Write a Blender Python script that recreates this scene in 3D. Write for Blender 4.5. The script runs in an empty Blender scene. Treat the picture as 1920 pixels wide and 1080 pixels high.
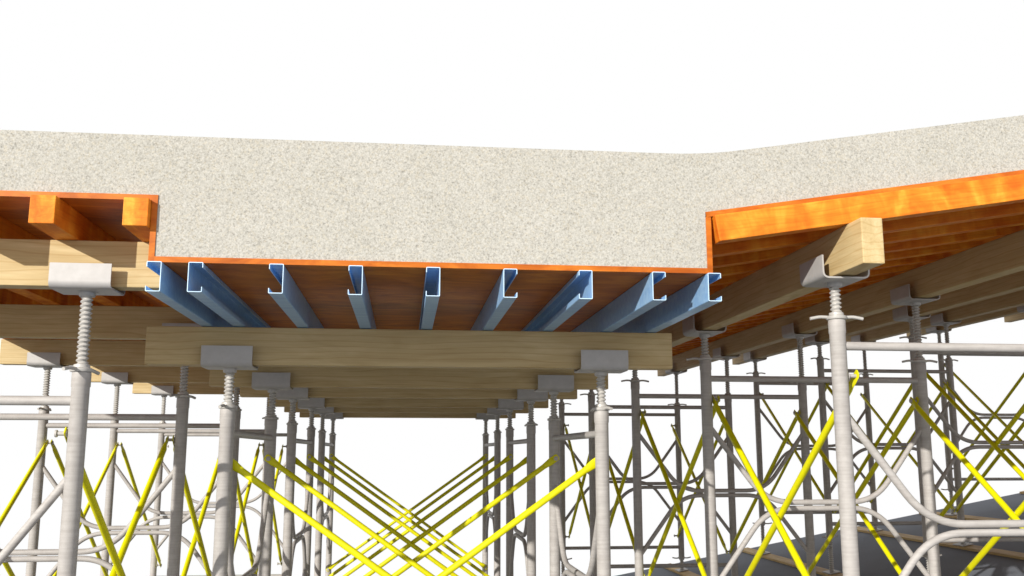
import bpy, bmesh, math, random
from mathutils import Vector, Matrix
random.seed(4)
scene = bpy.context.scene
COL = scene.collection
EYE = 1.42            # eye height above the lower floor

# ------------------------------------------------------------------ materials
def new_mat(name):
    m = bpy.data.materials.new(name); m.use_nodes = True
    nt = m.node_tree; b = nt.nodes['Principled BSDF']
    return m, nt, b
def N(nt, t, **kw):
    n = nt.nodes.new(t)
    for k, v in kw.items():
        if k in n.inputs.keys(): n.inputs[k].default_value = v
        else: setattr(n, k, v)
    return n
def ramp(nt, stops, fac):
    r = nt.nodes.new('ShaderNodeValToRGB')
    e = r.color_ramp.elements
    while len(e) < len(stops): e.new(0.5)
    for i, (p, c) in enumerate(stops):
        e[i].position = p; e[i].color = (c[0], c[1], c[2], 1)
    nt.links.new(fac, r.inputs[0]); return r
def coords(nt, scale, rnd=True):
    tc = nt.nodes.new('ShaderNodeTexCoord')
    mp = nt.nodes.new('ShaderNodeMapping'); mp.inputs['Scale'].default_value = scale
    nt.links.new(tc.outputs['Object'], mp.inputs['Vector'])
    if rnd:
        oi = nt.nodes.new('ShaderNodeObjectInfo')
        mul = nt.nodes.new('ShaderNodeMath'); mul.operation = 'MULTIPLY'; mul.inputs[1].default_value = 37.0
        nt.links.new(oi.outputs['Random'], mul.inputs[0])
        cb = nt.nodes.new('ShaderNodeCombineXYZ')
        for i in range(3): nt.links.new(mul.outputs[0], cb.inputs[i])
        nt.links.new(cb.outputs[0], mp.inputs['Location'])
    return mp.outputs[0]
def bump(nt, b, h, s, d=0.002):
    bp = nt.nodes.new('ShaderNodeBump'); bp.inputs['Strength'].default_value = s; bp.inputs['Distance'].default_value = d
    nt.links.new(h, bp.inputs['Height']); nt.links.new(bp.outputs[0], b.inputs['Normal'])

def mix(nt, a, b_, fac, mode='MIX'):
    mx = nt.nodes.new('ShaderNodeMixRGB'); mx.blend_type = mode
    for s, v in ((0, fac), (1, a), (2, b_)):
        if hasattr(v, 'links'): nt.links.new(v, mx.inputs[s])
        elif s == 0: mx.inputs[0].default_value = v
        else: mx.inputs[s].default_value = (v[0], v[1], v[2], 1)
    return mx.outputs[0]

def wood(name, lo, mid, hi, sc=(1.3, 9, 9), wave=True, rough=.6, grain=.35, dist=.8, lines=.5, fine=None, patch=0):
    m, nt, b = new_mat(name)
    v = coords(nt, sc)
    n1 = N(nt, 'ShaderNodeTexNoise', Scale=2.0, Detail=6.0, Roughness=.6, Distortion=dist)
    nt.links.new(v, n1.inputs['Vector'])
    r = ramp(nt, [(.34, lo), (.5, mid), (.66, hi)], n1.outputs['Fac'])
    col = r.outputs[0]
    v2 = coords(nt, fine or (sc[0]*2, sc[1]*8, sc[2]*8))
    n2 = N(nt, 'ShaderNodeTexNoise', Scale=2.0, Detail=4.0)
    nt.links.new(v2, n2.inputs['Vector'])
    g = ramp(nt, [(.35, (.76, .72, .66)), (.6, (1.05, 1.05, 1.05))], n2.outputs['Fac'])
    col = mix(nt, col, g.outputs[0], grain, 'MULTIPLY')
    if wave:
        v3 = coords(nt, (.8, 4, 4))
        w = N(nt, 'ShaderNodeTexWave', Scale=3.0, Distortion=9.0, Detail=2.0)
        w.wave_type = 'BANDS'; w.bands_direction = 'Z'
        w.inputs['Detail Scale'].default_value = .6
        nt.links.new(v3, w.inputs['Vector'])
        g2 = ramp(nt, [(.0, (.76, .66, .50)), (.10, (1, 1, 1))], w.outputs['Fac'])
        col = mix(nt, col, g2.outputs[0], lines, 'MULTIPLY')
    if patch:
        v4 = coords(nt, (7, 7, 2.5))
        n4 = N(nt, 'ShaderNodeTexNoise', Scale=2.0, Detail=5.0, Distortion=.6); nt.links.new(v4, n4.inputs['Vector'])
        g4 = ramp(nt, [(.36, (.84, .66, .55)), (.52, (1, 1, 1)), (.66, (1.12, 1.45, 2.0))], n4.outputs['Fac'])
        col = mix(nt, col, g4.outputs[0], patch, 'MULTIPLY')
    nt.links.new(col, b.inputs['Base Color'])
    b.inputs['Roughness'].default_value = rough
    b.inputs['Specular IOR Level'].default_value = .2
    bump(nt, b, n2.outputs['Fac'], .2)
    return m

M_beam = wood('beige_timber', (.49, .36, .175), (.54, .41, .21), (.59, .46, .25), grain=.3)
M_joist = wood('orange_timber', (.60, .150, .009), (.70, .21, .014), (.78, .28, .024), sc=(1.6, 7, 7), wave=True, grain=.35, dist=.9, lines=.35, patch=.85)
M_ply = wood('orange_plywood', (.36, .080, .006), (.50, .130, .011), (.62, .195, .020), sc=(2.2, 5, 6), wave=False, rough=.45, grain=.3, dist=1.2, fine=(5, 30, 30))
M_plank = wood('sill_timber', (.42, .28, .12), (.50, .35, .16), (.58, .42, .20))

def concrete():
    m, nt, b = new_mat('speckled_concrete')
    v = coords(nt, (1, 1, 1), False)
    n1 = N(nt, 'ShaderNodeTexNoise', Scale=190.0, Detail=5.0, Roughness=.8); nt.links.new(v, n1.inputs['Vector'])
    r = ramp(nt, [(.34, (.22, .208, .185)), (.44, (.385, .370, .335)), (.53, (.455, .44, .40)), (.66, (.56, .545, .505))], n1.outputs['Fac'])
    vo = N(nt, 'ShaderNodeTexVoronoi', Scale=160.0); nt.links.new(v, vo.inputs['Vector'])
    sep = nt.nodes.new('ShaderNodeSeparateColor'); nt.links.new(vo.outputs['Color'], sep.inputs[0])
    g = ramp(nt, [(.0, (.68, .68, .67)), (.12, (.96, .95, .93)), (.7, (1, 1, 1)), (.93, (1.0, .95, .86))], sep.outputs[0])
    col = mix(nt, r.outputs[0], g.outputs[0], .7, 'MULTIPLY')
    n3 = N(nt, 'ShaderNodeTexNoise', Scale=5.0, Detail=3.0); nt.links.new(v, n3.inputs['Vector'])
    g3 = ramp(nt, [(.3, (.95, .95, .94)), (.7, (1, 1, 1))], n3.outputs['Fac'])
    col = mix(nt, col, g3.outputs[0], 1.0, 'MULTIPLY')
    nt.links.new(col, b.inputs['Base Color']); b.inputs['Roughness'].default_value = .9
    b.inputs['Specular IOR Level'].default_value = .15
    bump(nt, b, n1.outputs['Fac'], .2, .002)
    return m
M_conc = concrete()

def floor_mat():
    m, nt, b = new_mat('dark_floor')
    v = coords(nt, (1, 1, 1), False)
    n1 = N(nt, 'ShaderNodeTexNoise', Scale=1.5, Detail=6.0, Roughness=.5); nt.links.new(v, n1.inputs['Vector'])
    n2 = N(nt, 'ShaderNodeTexNoise', Scale=60.0, Detail=4.0); nt.links.new(v, n2.inputs['Vector'])
    r = ramp(nt, [(.3, (.170, .185, .215)), (.7, (.195, .212, .245))], n1.outputs['Fac'])
    g = ramp(nt, [(.35, (.93, .93, .93)), (.6, (1, 1, 1))], n2.outputs['Fac'])
    nt.links.new(mix(nt, r.outputs[0], g.outputs[0], 1.0, 'MULTIPLY'), b.inputs['Base Color'])
    b.inputs['Roughness'].default_value = .85
    b.inputs['Specular IOR Level'].default_value = .2
    bump(nt, b, n2.outputs['Fac'], .1)
    return m
M_floor = floor_mat()

def steel(name, lo, hi, metal=.35, rough=.5, sc=(14, 14, 14), band=True):
    m, nt, b = new_mat(name)
    v = coords(nt, sc)
    n1 = N(nt, 'ShaderNodeTexNoise', Scale=1.5, Detail=6.0, Roughness=.65); nt.links.new(v, n1.inputs['Vector'])
    r = ramp(nt, [(.3, lo), (.7, hi)], n1.outputs['Fac'])
    col = r.outputs[0]
    v2 = coords(nt, (4, 4, 60))
    n2 = N(nt, 'ShaderNodeTexNoise', Scale=2.0, Detail=3.0); nt.links.new(v2, n2.inputs['Vector'])
    if band:
        g = ramp(nt, [(.35, (.84, .83, .82)), (.6, (1, 1, 1))], n2.outputs['Fac'])
        col = mix(nt, col, g.outputs[0], .7, 'MULTIPLY')
    nt.links.new(col, b.inputs['Base Color'])
    b.inputs['Metallic'].default_value = metal; b.inputs['Roughness'].default_value = rough
    b.inputs['Specular IOR Level'].default_value = .35
    bump(nt, b, n2.outputs['Fac'], .08)
    return m
M_steel = steel('galvanised_steel', (.38, .355, .335), (.46, .435, .41), .05, .6)
M_brkt = steel('bracket_steel', (.40, .385, .37), (.46, .445, .43), .15, .5, band=False)
M_screw = steel('screw_steel', (.42, .40, .375), (.52, .50, .465), .1, .45, band=False)
M_yel = steel('yellow_paint', (.62, .58, .0), (.72, .68, .0), 0, .5, band=False)
M_blue = steel('blue_steel', (.24, .46, .78), (.40, .63, .88), .25, .36, sc=(1.2, 30, 30), band=False)
M_cut = steel('pale_cut_edge', (.50, .68, .84), (.60, .76, .90), .0, .5, band=False)

# ------------------------------------------------------------------ mesh tools
def finish(bm, name, mat, smooth=False):
    bmesh.ops.recalc_face_normals(bm, faces=bm.faces[:])
    me = bpy.data.meshes.new(name); bm.to_mesh(me); bm.free()
    mats = mat if isinstance(mat, (list, tuple)) else [mat]
    for m in mats: me.materials.append(m)
    if smooth:
        for p in me.polygons: p.use_smooth = True
        try: me.set_sharp_from_angle(angle=math.radians(38))
        except Exception: pass
    return me
def fillet(pts, t, n=8):
    pts = [Vector(p) for p in pts]; out = [pts[0]]
    for i in range(1, len(pts)-1):
        a = (pts[i-1]-pts[i]); c = (pts[i+1]-pts[i])
        p0 = pts[i]+a.normalized()*t; p2 = pts[i]+c.normalized()*t
        for k in range(n+1):
            s = k/n
            out.append(p0*(1-s)**2 + pts[i]*2*s*(1-s) + p2*s*s)
    out.append(pts[-1]); return out
def tube(bm, pts, r, seg=16, flat=None):
    pts = [Vector(p) for p in pts]; rings = []
    t0 = (pts[1]-pts[0]).normalized()
    up = Vector((0, 1, 0)) if abs(t0.y) < .9 else Vector((1, 0, 0))
    for i, p in enumerate(pts):
        if i == 0: t = pts[1]-pts[0]
        elif i == len(pts)-1: t = pts[-1]-pts[-2]
        else: t = (pts[i+1]-pts[i]).normalized() + (pts[i]-pts[i-1]).normalized()
        t.normalize()
        u = (up - t*up.dot(t)).normalized(); w = t.cross(u)
        rr = r[i] if isinstance(r, (list, tuple)) else r
        fu, fw = flat[i] if flat else (1, 1)
        rings.append([bm.verts.new(p + u*math.cos(2*math.pi*k/seg)*rr*fu + w*math.sin(2*math.pi*k/seg)*rr*fw) for k in range(seg)])
    for a, b in zip(rings, rings[1:]):
        for k in range(seg): bm.faces.new((a[k], a[(k+1) % seg], b[(k+1) % seg], b[k]))
    bm.faces.new(rings[0]); bm.faces.new(rings[-1])
def lathe(bm, prof, seg=20):
    rings = [[bm.verts.new((r*math.cos(2*math.pi*k/seg), r*math.sin(2*math.pi*k/seg), z)) for k in range(seg)] for r, z in prof]
    for a, b in zip(rings, rings[1:]):
        for k in range(seg): bm.faces.new((a[k], a[(k+1) % seg], b[(k+1) % seg], b[k]))
    bm.faces.new(rings[0]); bm.faces.new(rings[-1])
def boxm(name, lo, hi, mat, bev=.0025):
    bm = bmesh.new()
    bmesh.ops.create_cube(bm, size=1)
    for v in bm.verts:
        v.co = Vector([(lo[i]+hi[i])/2 + v.co[i]*(hi[i]-lo[i]) for i in range(3)])
    if bev: bmesh.ops.bevel(bm, geom=bm.edges[:], offset=bev, segments=2, affect='EDGES', profile=.6)
    return finish(bm, name, mat)
def sheet(bm, path, t, y0, y1, endmat=0, sign=1):
    P = [Vector((p[0], p[1])) for p in path]; Q = []
    for i, p in enumerate(P):
        ds = []
        if i > 0: ds.append((P[i]-P[i-1]).normalized())
        if i < len(P)-1: ds.append((P[i+1]-P[i]).normalized())
        ns = [Vector((-d.y, d.x)) for d in ds]
        n = sum(ns, Vector((0, 0))).normalized()
        Q.append(p + n*t*sign/max(.35, n.dot(ns[0])))
    def ring(L, y): return [bm.verts.new((p.x, y, p.y)) for p in L]
    a0, a1, b0, b1 = ring(P, y0), ring(P, y1), ring(Q, y0), ring(Q, y1)
    for i in range(len(P)-1):
        bm.faces.new((a0[i], a0[i+1], a1[i+1], a1[i])); bm.faces.new((b0[i], b1[i], b1[i+1], b0[i+1]))
        f = bm.faces.new((a0[i], b0[i], b0[i+1], a0[i+1])); f.material_index = endmat
        f = bm.faces.new((a1[i], a1[i+1], b1[i+1], b1[i])); f.material_index = endmat
    for i in (0, -1):
        f = bm.faces.new((a0[i], a1[i], b1[i], b0[i])); f.material_index = endmat

def top(name, me, loc, rot=(0, 0, 0), label='', cat='', group=None, kind=None):
    o = bpy.data.objects.new(name, me); COL.objects.link(o)
    o.location = (loc[0], loc[1], loc[2]+EYE); o.rotation_euler = rot
    if label: o['label'] = label
    if cat: o['category'] = cat
    if group: o['group'] = group
    if kind: o['kind'] = kind
    return o
def part(name, me, par, loc=(0, 0, 0), rot=(0, 0, 0)):
    o = bpy.data.objects.new(name, me); COL.objects.link(o)
    o.parent = par; o.location = loc; o.rotation_euler = rot
    return o

# ------------------------------------------------------------------ key dimensions
YC = 3.055; YE = 9.90           # cut face and far edge
S = .16; PHI = math.atan(S)     # slope of the rising wing
SF = .18; PHF = math.atan(SF)   # slope of the rising floor
DB, WB = .608, .8065            # concrete undersides: thick strip, level wing
XL, XR, XW, XE = -.788, .995, -2.55, 7.6
PT = .018

# ------------------------------------------------------------------ slab
prof = [(XW, WB), (XL, WB), (XL, DB), (XR, DB), (XR, .801), (XE, .801+S*(XE-XR)), (XE, 1.003+S*(XE-1.0))]
p0, p1, p2 = Vector((1.12, 1.003+S*.12)), Vector((1.0, 1.003)), Vector((.86, 1.003))
for k in range(13):
    s = k/12; q = p0*(1-s)**2 + p1*2*s*(1-s) + p2*s*s; prof.append((q.x, q.y))
prof.append((XW, 1.005))
bm = bmesh.new()
f0 = [bm.verts.new((x, YC, z)) for x, z in prof]; f1 = [bm.verts.new((x, YE, z)) for x, z in prof]
bm.faces.new(f0); bm.faces.new(f1)
for i in range(len(prof)):
    j = (i+1) % len(prof); bm.faces.new((f0[i], f0[j], f1[j], f1[i]))
top('concrete_slab', finish(bm, 'concrete_slab', M_conc), (0, 0, 0),
    label='cut pale speckled concrete slab with thick strip, resting on formwork', cat='concrete slab')

# ------------------------------------------------------------------ plywood
G = 'plywood formwork panels under the slab'
top('plywood_panel', boxm('ply_deck', (XW, YC-.004, WB-PT), (XL, YE, WB), M_ply, 0), (0, 0, 0), label='orange plywood deck under the level part of slab', cat='plywood panel', group=G)
top('plywood_panel', boxm('ply_side', (XL-PT, YC-.004, DB-PT), (XL, YE, WB-PT), M_ply, 0), (0, 0, 0), label='narrow upright orange plywood strip at the slab step', cat='plywood panel', group=G)
top('plywood_panel', boxm('ply_soffit', (XL, YC-.004, DB-PT), (XR, YE, DB), M_ply, 0), (0, 0, 0), label='orange plywood sheet on blue steel studs under thick slab', cat='plywood panel', group=G)
top('plywood_panel', boxm('ply_side', (XR, YC-.004, DB-PT), (XR+PT, YE, .801-PT), M_ply, 0), (0, 0, 0), label='narrow upright orange plywood strip at the slab step', cat='plywood panel', group=G)
LR = (XE-XR)/math.cos(PHI)
o = top('plywood_panel', boxm('ply_ramp', (0, YC-.004, -PT), (LR, YE, 0), M_ply, 0), (XR, 0, .801), (0, -PHI, 0), label='sloping orange plywood deck under the rising slab', cat='plywood panel', group=G)

# ------------------------------------------------------------------ joists of the level wing
JL = YE-.05-3.02
me_jl = boxm('joist_level', (0, -.038, -.09), (JL, .038, 0), M_joist)
for i in range(7):
    x = -.8455-.278*i
    if i == 6: x = -2.44
    top('timber_joist', me_jl, (x, 3.02, WB-PT-.0005), (0, 0, math.pi/2), label='orange timber joist with cut end, carrying level plywood deck', cat='timber joist', group='orange timber joists under the plywood')
me_jr = boxm('joist_slope', (0, -.030, -.09), (LR-.08, .030, 0), M_joist)
y = 3.060
while y < YE-.04:
    zt = .801-PT/math.cos(PHI)
    top('timber_joist', me_jr, (1.02, y, zt+S*.025-.0005), (0, -PHI, 0), label='orange timber joist rising with the sloping plywood deck', cat='timber joist', group='orange timber joists under the plywood')
    y += .278

# ------------------------------------------------------------------ blue steel studs
def stud(side):
    w, h, lip = .0225, .095, .017
    path = [(-w, -lip), (-w, 0), (w, 0), (w, -h), (-w, -h), (-w, -h+lip)]
    path = [(x*side, z) for x, z in path]
    P = fillet([(a, 0, b) for a, b in path], .004, 3)
    bm = bmesh.new()
    sheet(bm, [(p.x, p.z) for p in P], .0024, 0, 6.78, endmat=1, sign=-side)
    return finish(bm, 'stud', [M_blue, M_cut])
sR, sL = stud(1), stud(-1)
xs = [(-.783, sR), (-.657, sL), (-.410, sR), (-.163, sR), (.083, sR), (.332, sL), (.579, sR), (.824, sL), (1.012, sL)]
for x, me in xs:
    top('steel_stud', me, (x, 3.035, DB-PT-.0006), label='blue folded steel channel stud under the plywood, cut end pale', cat='steel stud', group='blue steel studs under thick slab')

# ------------------------------------------------------------------ timber beams
GB = 'beige timber beams carried in bracket heads'
def beam(name_mesh, L, h): return boxm(name_mesh, (0, -.0375, 0), (L, .0375, h), M_beam, .004)
CROWS = [3.90, 5.17, 6.12, 7.37, 8.35, 9.57]
CX = (-.690, .802)
me_c = beam('beam_centre', 2.107, .149)
for yy in CROWS:
    top('timber_beam', me_c, (-1.010, yy, .343), label='beige timber beam across two bracket heads below blue studs', cat='timber beam', group=GB)
LX = (-1.058, -2.212)
LROWS = [3.293+1.482*i for i in range(5)]
me_l = beam('beam_level', 1.678, .1555)
for yy in LROWS:
    top('timber_beam', me_l, (-2.49, yy, .542), label='beige timber beam carrying the orange joists of level wing', cat='timber beam', group=GB)
RX = [(1.523, 2.680), (3.500, 4.657), (5.480, 6.637)]
RROWS = [3.24+1.52*i for i in range(5)]
me_r = beam('beam_ramp', YE-2.94, .155)
def rz(x): return .614+S*(x-1.523)
for pr in RX:
    for x in pr:
        top('timber_beam', me_r, (x, 2.94, rz(x)), (0, 0, math.pi/2), label='long beige timber beam crossing under sloping orange joists', cat='timber beam', group=GB)

# ------------------------------------------------------------------ floor
def zf(x): return -EYE + (SF*(x-1.1) if x > 1.1 else 0)
bm = bmesh.new()
fx = [-3.6, 1.0, 1.1, 1.2, 7.9]; tops = [zf(v) for v in fx]
tops[2] = -EYE+.004
pr = [(x, z) for x, z in zip(fx, tops)] + [(x, z-.2) for x, z in reversed(list(zip(fx, tops)))]
a = [bm.verts.new((x, .2, z)) for x, z in pr]; b = [bm.verts.new((x, 9.95, z)) for x, z in pr]
bm.faces.new(a); bm.faces.new(b)
for i in range(len(pr)):
    j = (i+1) % len(pr); bm.faces.new((a[i], a[j], b[j], b[i]))
top('ground', finish(bm, 'ground', M_floor), (0, 0, 0), kind='structure', label='dark grey lower floor, level then rising')

GP = 'timber sole planks on the floor'
me_p = boxm('plank', (0, -.048, 0), (6.9, .048, .022), M_plank, .003)
for x in [LX[1], LX[0], CX[0], CX[1]] + [v for pr_ in RX for v in pr_]:
    if x > 1.2: rot = (Matrix.Rotation(-PHF, 4, 'Y') @ Matrix.Rotation(math.pi/2, 4, 'Z')).to_euler()
    else: rot = (0, 0, math.pi/2)
    top('sole_plank', me_p, (x, 2.98, zf(x)+.003), rot,
        label='tan timber sole plank lying on floor beneath steel posts', cat='timber plank', group=GP)

# ------------------------------------------------------------------ frames
FH = 1.452; MID = FH/2; PIN = .046
def frame_meshes(w):
    d = {}
    bm = bmesh.new()
    lathe(bm, [(.0280, 0), (.0280, .02), (.0280, FH-.05), (.0300, FH-.046), (.0300, FH-.004), (.029, FH)], 22)
    d['post'] = finish(bm, 'post', M_steel, True)
    bm = bmesh.new(); tube(bm, [(-w/2, 0, 0), (0, 0, 0), (w/2, 0, 0)], .0155, 16)
    d['rail'] = finish(bm, 'rail', M_steel, True)
    for s, nm in ((1, 'upper_bent_tube'), (-1, 'lower_bent_tube')):
        bm = bmesh.new()
        P = fillet([(-w/2, 0, s*.405), (-w/2+.294, 0, s*.015), (w/2-.294, 0, s*.015), (w/2, 0, s*.405)], .13, 9)
        tube(bm, P, .0135, 14)
        d[nm] = finish(bm, nm, M_steel, True)
    bm = bmesh.new()
    lathe(bm, [(.007, .020), (.007, PIN-.018), (.013, PIN-.0178), (.013, PIN-.014), (.007, PIN-.0138), (.007, PIN+.016), (.012, PIN+.0162), (.012, PIN+.022), (.006, PIN+.024)], 12)
    bmesh.ops.rotate(bm, verts=bm.verts, cent=(0, 0, 0), matrix=Matrix.Rotation(math.pi/2, 3, 'Y'))
    d['pin'] = finish(bm, 'pin', M_steel, True)
    return d
FM = {1: frame_meshes(1.157), 2: frame_meshes(1.27), 3: frame_meshes(1.25), 4: frame_meshes(1.22)}
WID = {1: 1.157, 2: 1.27, 3: 1.25, 4: 1.22}
def add_frame(x, y, ztop, k, rz_=0):
    d = FM[k]; w = WID[k]
    e = top('shoring_frame', None, (x, y, ztop-FH), (0, 0, rz_), label='galvanised tubular steel shoring frame standing on screw jacks', cat='scaffold frame', group='steel shoring frames beneath the slab')
    e.empty_display_size = .2
    for sx in (-1, 1):
        part('post', d['post'], e, (sx*w/2, 0, 0))
        for zz in (MID-.527, MID+.527): part('brace_pin', d['pin'], e, (sx*w/2, 0, zz), (0, 0, 0 if sx < 0 else math.pi))
    part('rail', d['rail'], e, (0, 0, MID+.633)); part('rail', d['rail'], e, (0, 0, MID-.633))
    part('upper_bent_tube', d['upper_bent_tube'], e, (0, 0, MID)); part('lower_bent_tube', d['lower_bent_tube'], e, (0, 0, MID))

# ------------------------------------------------------------------ screw jacks
rodcache = {}
def rod(L):
    L = round(L, 3)
    if L in rodcache: return rodcache[L]
    bm = bmesh.new(); pitch = .0150; sub = 5; seg = 16; n = int(L/pitch*sub)+1; rings = []
    for i in range(n+1):
        z = L*i/n; ring = []
        for k in range(seg):
            ph = (z/pitch - k/seg) % 1.0
            tri = abs(ph*2-1); r = .0135 + .0065*min(1, max(0, tri*1.7-.35))
            an = 2*math.pi*k/seg; ring.append(bm.verts.new((r*math.cos(an), r*math.sin(an), z)))
        rings.append(ring)
    for a_, b_ in zip(rings, rings[1:]):
        for k in range(seg): bm.faces.new((a_[k], a_[(k+1) % seg], b_[(k+1) % seg], b_[k]))
    bm.faces.new(rings[0]); bm.faces.new(rings[-1])
    rodcache[L] = finish(bm, 'rod', M_screw, True); return rodcache[L]
bm = bmesh.new(); lathe(bm, [(.020, 0), (.034, .0), (.036, .003), (.036, .011), (.026, .015), (.025, .024), (.020, .026)], 20)
me_nut = finish(bm, 'nut', M_screw, True)
bm = bmesh.new()
tube(bm, fillet([(.028, 0, .008), (.060, 0, .010), (.095, 0, .003)], .012, 4), .0060, 10)
me_handle = finish(bm, 'handle', M_screw, True)
bm = bmesh.new()
U = fillet([(-.080, 0, .076), (-.080, 0, 0), (.080, 0, 0), (.080, 0, .076)], .018, 7)
sheet(bm, [(p.x, p.z) for p in U], .006, -.097, .097, sign=-1)
me_chan = finish(bm, 'channel', M_brkt, True)
bm = bmesh.new(); lathe(bm, [(.019, -.022), (.024, -.022), (.026, -.018), (.026, -.008), (.034, -.0075), (.034, -.0062)], 18)
me_col = finish(bm, 'collar', M_brkt, True)
me_plate = boxm('plate', (-.048, -.075, 0), (.048, .075, .008), M_brkt, .001)

def add_nut(e, loc, rot):
    n = part('adjusting_nut', me_nut, e, loc, rot)
    part('handle', me_handle, n); part('handle', me_handle, n, (0, 0, 0), (0, 0, math.pi))
def head(x, y, zbot_beam, ztop_post, along, hrot):
    e = top('head_jack', None, (x, y, ztop_post+.001), label='threaded steel screw jack with channel head holding timber beam', cat='screw jack', group='screw jacks with channel heads')
    e.empty_display_size = .1
    L = zbot_beam-ztop_post-.001-.0075
    part('threaded_rod', rod(L), e, (0, 0, 0))
    add_nut(e, (0, 0, 0), (0, 0, hrot))
    part('channel_bracket', me_chan, e, (0, 0, L+.001), (0, 0, 0 if along == 'y' else math.pi/2))
    part('collar', me_col, e, (0, 0, L+.001))
def base(x, y, zfl, zbot_post, hrot):
    off = .028
    e = top('base_jack', None, (x, y, zfl+off), label='threaded steel base jack with square foot plate on plank', cat='screw jack', group='screw jacks with foot plates')
    e.empty_display_size = .1
    L = zbot_post-zfl-off
    part('foot_plate', me_plate, e, (0, 0, 0), (0, -PHF if x > 1.2 else 0, 0))
    part('threaded_rod', rod(L-.006), e, (0, 0, .006))
    add_nut(e, (0, 0, L-.001), (math.pi, 0, hrot))

TOPL = .262
for i, yy in enumerate(LROWS):
    add_frame(sum(LX)/2, yy, TOPL, 1)
    for x in LX:
        head(x, yy, .542, TOPL, 'x', random.uniform(1.1, 1.9)); base(x, yy, zf(x), TOPL-FH, random.uniform(0, 3))
TOPC = .172
for (ya, yb, k) in ((3.90, 5.17, 2), (6.12, 7.37, 3), (8.35, 9.57, 4)):
    for x in CX:
        add_frame(x, (ya+yb)/2, TOPC, k, math.pi/2)
        for yy in (ya, yb):
            head(x, yy, .343, TOPC, 'x', random.uniform(1.2, 1.9)); base(x, yy, zf(x), TOPC-FH, random.uniform(0, 3))
for j, (xa, xb) in enumerate(RX):
    tp = .468+S*(xa-1.523)
    for i, yy in enumerate(RROWS):
        if j == 2 and i < 3: continue
        add_frame((xa+xb)/2, yy, tp, 1)
        for x in (xa, xb):
            head(x, yy, rz(x), tp, 'y', random.uniform(-.15, .3)); base(x, yy, zf(x), tp-FH, random.uniform(-.3, .5))

# ------------------------------------------------------------------ cross braces
def brace_meshes(L):
    D = math.hypot(L, 1.054); ang = math.atan2(1.054, L)
    bm = bmesh.new()
    h = D/2
    pts = [(-h-.020, 0, 0), (-h-.014, 0, 0), (-h+.03, 0, 0), (-h+.075, 0, 0), (0, 0, 0), (h-.075, 0, 0), (h-.03, 0, 0), (h+.014, 0, 0), (h+.020, 0, 0)]
    fl = [(.15, .9), (.15, 1.3), (.15, 1.4), (1, 1), (1, 1), (1, 1), (.15, 1.4), (.15, 1.3), (.15, .9)]
    tube(bm, pts, .0135, 16, fl)
    bar = finish(bm, 'bar', M_yel, True)
    bm = bmesh.new(); tube(bm, [(0, -.024, 0), (0, 0, 0), (0, .024, 0)], .007, 10)
    riv = finish(bm, 'rivet', M_screw, True)
    return bar, riv, ang
bcache = {}
def add_brace(cx, cy, cz, L, rot):
    k = round(L, 3)
    if k not in bcache: bcache[k] = brace_meshes(L)
    bar, riv, ang = bcache[k]
    e = top('cross_brace', None, (cx, cy, cz), (0, 0, rot), label='crossed pair of yellow painted steel bracing bars between frames', cat='cross brace', group='yellow cross braces between frames')
    e.empty_display_size = .2
    part('bar', bar, e, (0, -.0138, 0), (0, ang, 0)); part('bar', bar, e, (0, .0138, 0), (0, -ang, 0))
    part('rivet', riv, e)
for i, yy in enumerate(CROWS):
    add_brace(sum(CX)/2, yy+(PIN if i % 2 == 0 else -PIN), TOPC-FH+MID, CX[1]-CX[0], 0)
for i in range(4):
    for x, s in ((LX[0], -1), (LX[1], 1)):
        add_brace(x+s*PIN, (LROWS[i]+LROWS[i+1])/2, TOPL-FH+MID, 1.482, math.pi/2)
    for j, (xa, xb) in enumerate(RX):
        if j == 2 and i < 3: continue
        for x, s in ((xa, 1), (xb, -1)):
            add_brace(x+s*PIN, (RROWS[i]+RROWS[i+1])/2, .468+S*(xa-1.523)-FH+MID, 1.52, math.pi/2)

# ------------------------------------------------------------------ light
d = Vector((.80, 1.0, -.385)).normalized()
sun = bpy.data.lights.new('sun', 'SUN'); sun.energy = 5.0; sun.angle = math.radians(.5); sun.color = (1.0, .965, .90)
so = bpy.data.objects.new('sun', sun); COL.objects.link(so); so.location = (-3, -4, 6)
so.rotation_euler = d.to_track_quat('-Z', 'Y').to_euler()
w = bpy.data.worlds.new('World'); scene.world = w; w.use_nodes = True
nt = w.node_tree; bg = nt.nodes['Background']
tc = nt.nodes.new('ShaderNodeTexCoord'); sp = nt.nodes.new('ShaderNodeSeparateXYZ')
nt.links.new(tc.outputs['Generated'], sp.inputs[0])
mr = nt.nodes.new('ShaderNodeMapRange'); mr.inputs['From Min'].default_value = -.30; mr.inputs['From Max'].default_value = -.19
nt.links.new(sp.outputs['Z'], mr.inputs['Value'])
mx = nt.nodes.new('ShaderNodeMixRGB'); mx.inputs[1].default_value = (.12, .12, .12, 1); mx.inputs[2].default_value = (1.0, 1.0, 1.0, 1)
nt.links.new(mr.outputs[0], mx.inputs[0]); nt.links.new(mx.outputs[0], bg.inputs['Color'])
bg.inputs['Strength'].default_value = 1.0

# ------------------------------------------------------------------ camera
cam = bpy.data.cameras.new('camera'); co = bpy.data.objects.new('camera', cam); COL.objects.link(co)
cam.sensor_width = 36; cam.lens = 33.75; cam.clip_end = 200
co.location = (0, 0, EYE); co.rotation_euler = (math.radians(99.77), 0, math.radians(-6.34))
scene.camera = co
scene.view_settings.view_transform = 'Standard'; scene.view_settings.look = 'None'; scene.view_settings.exposure = 0
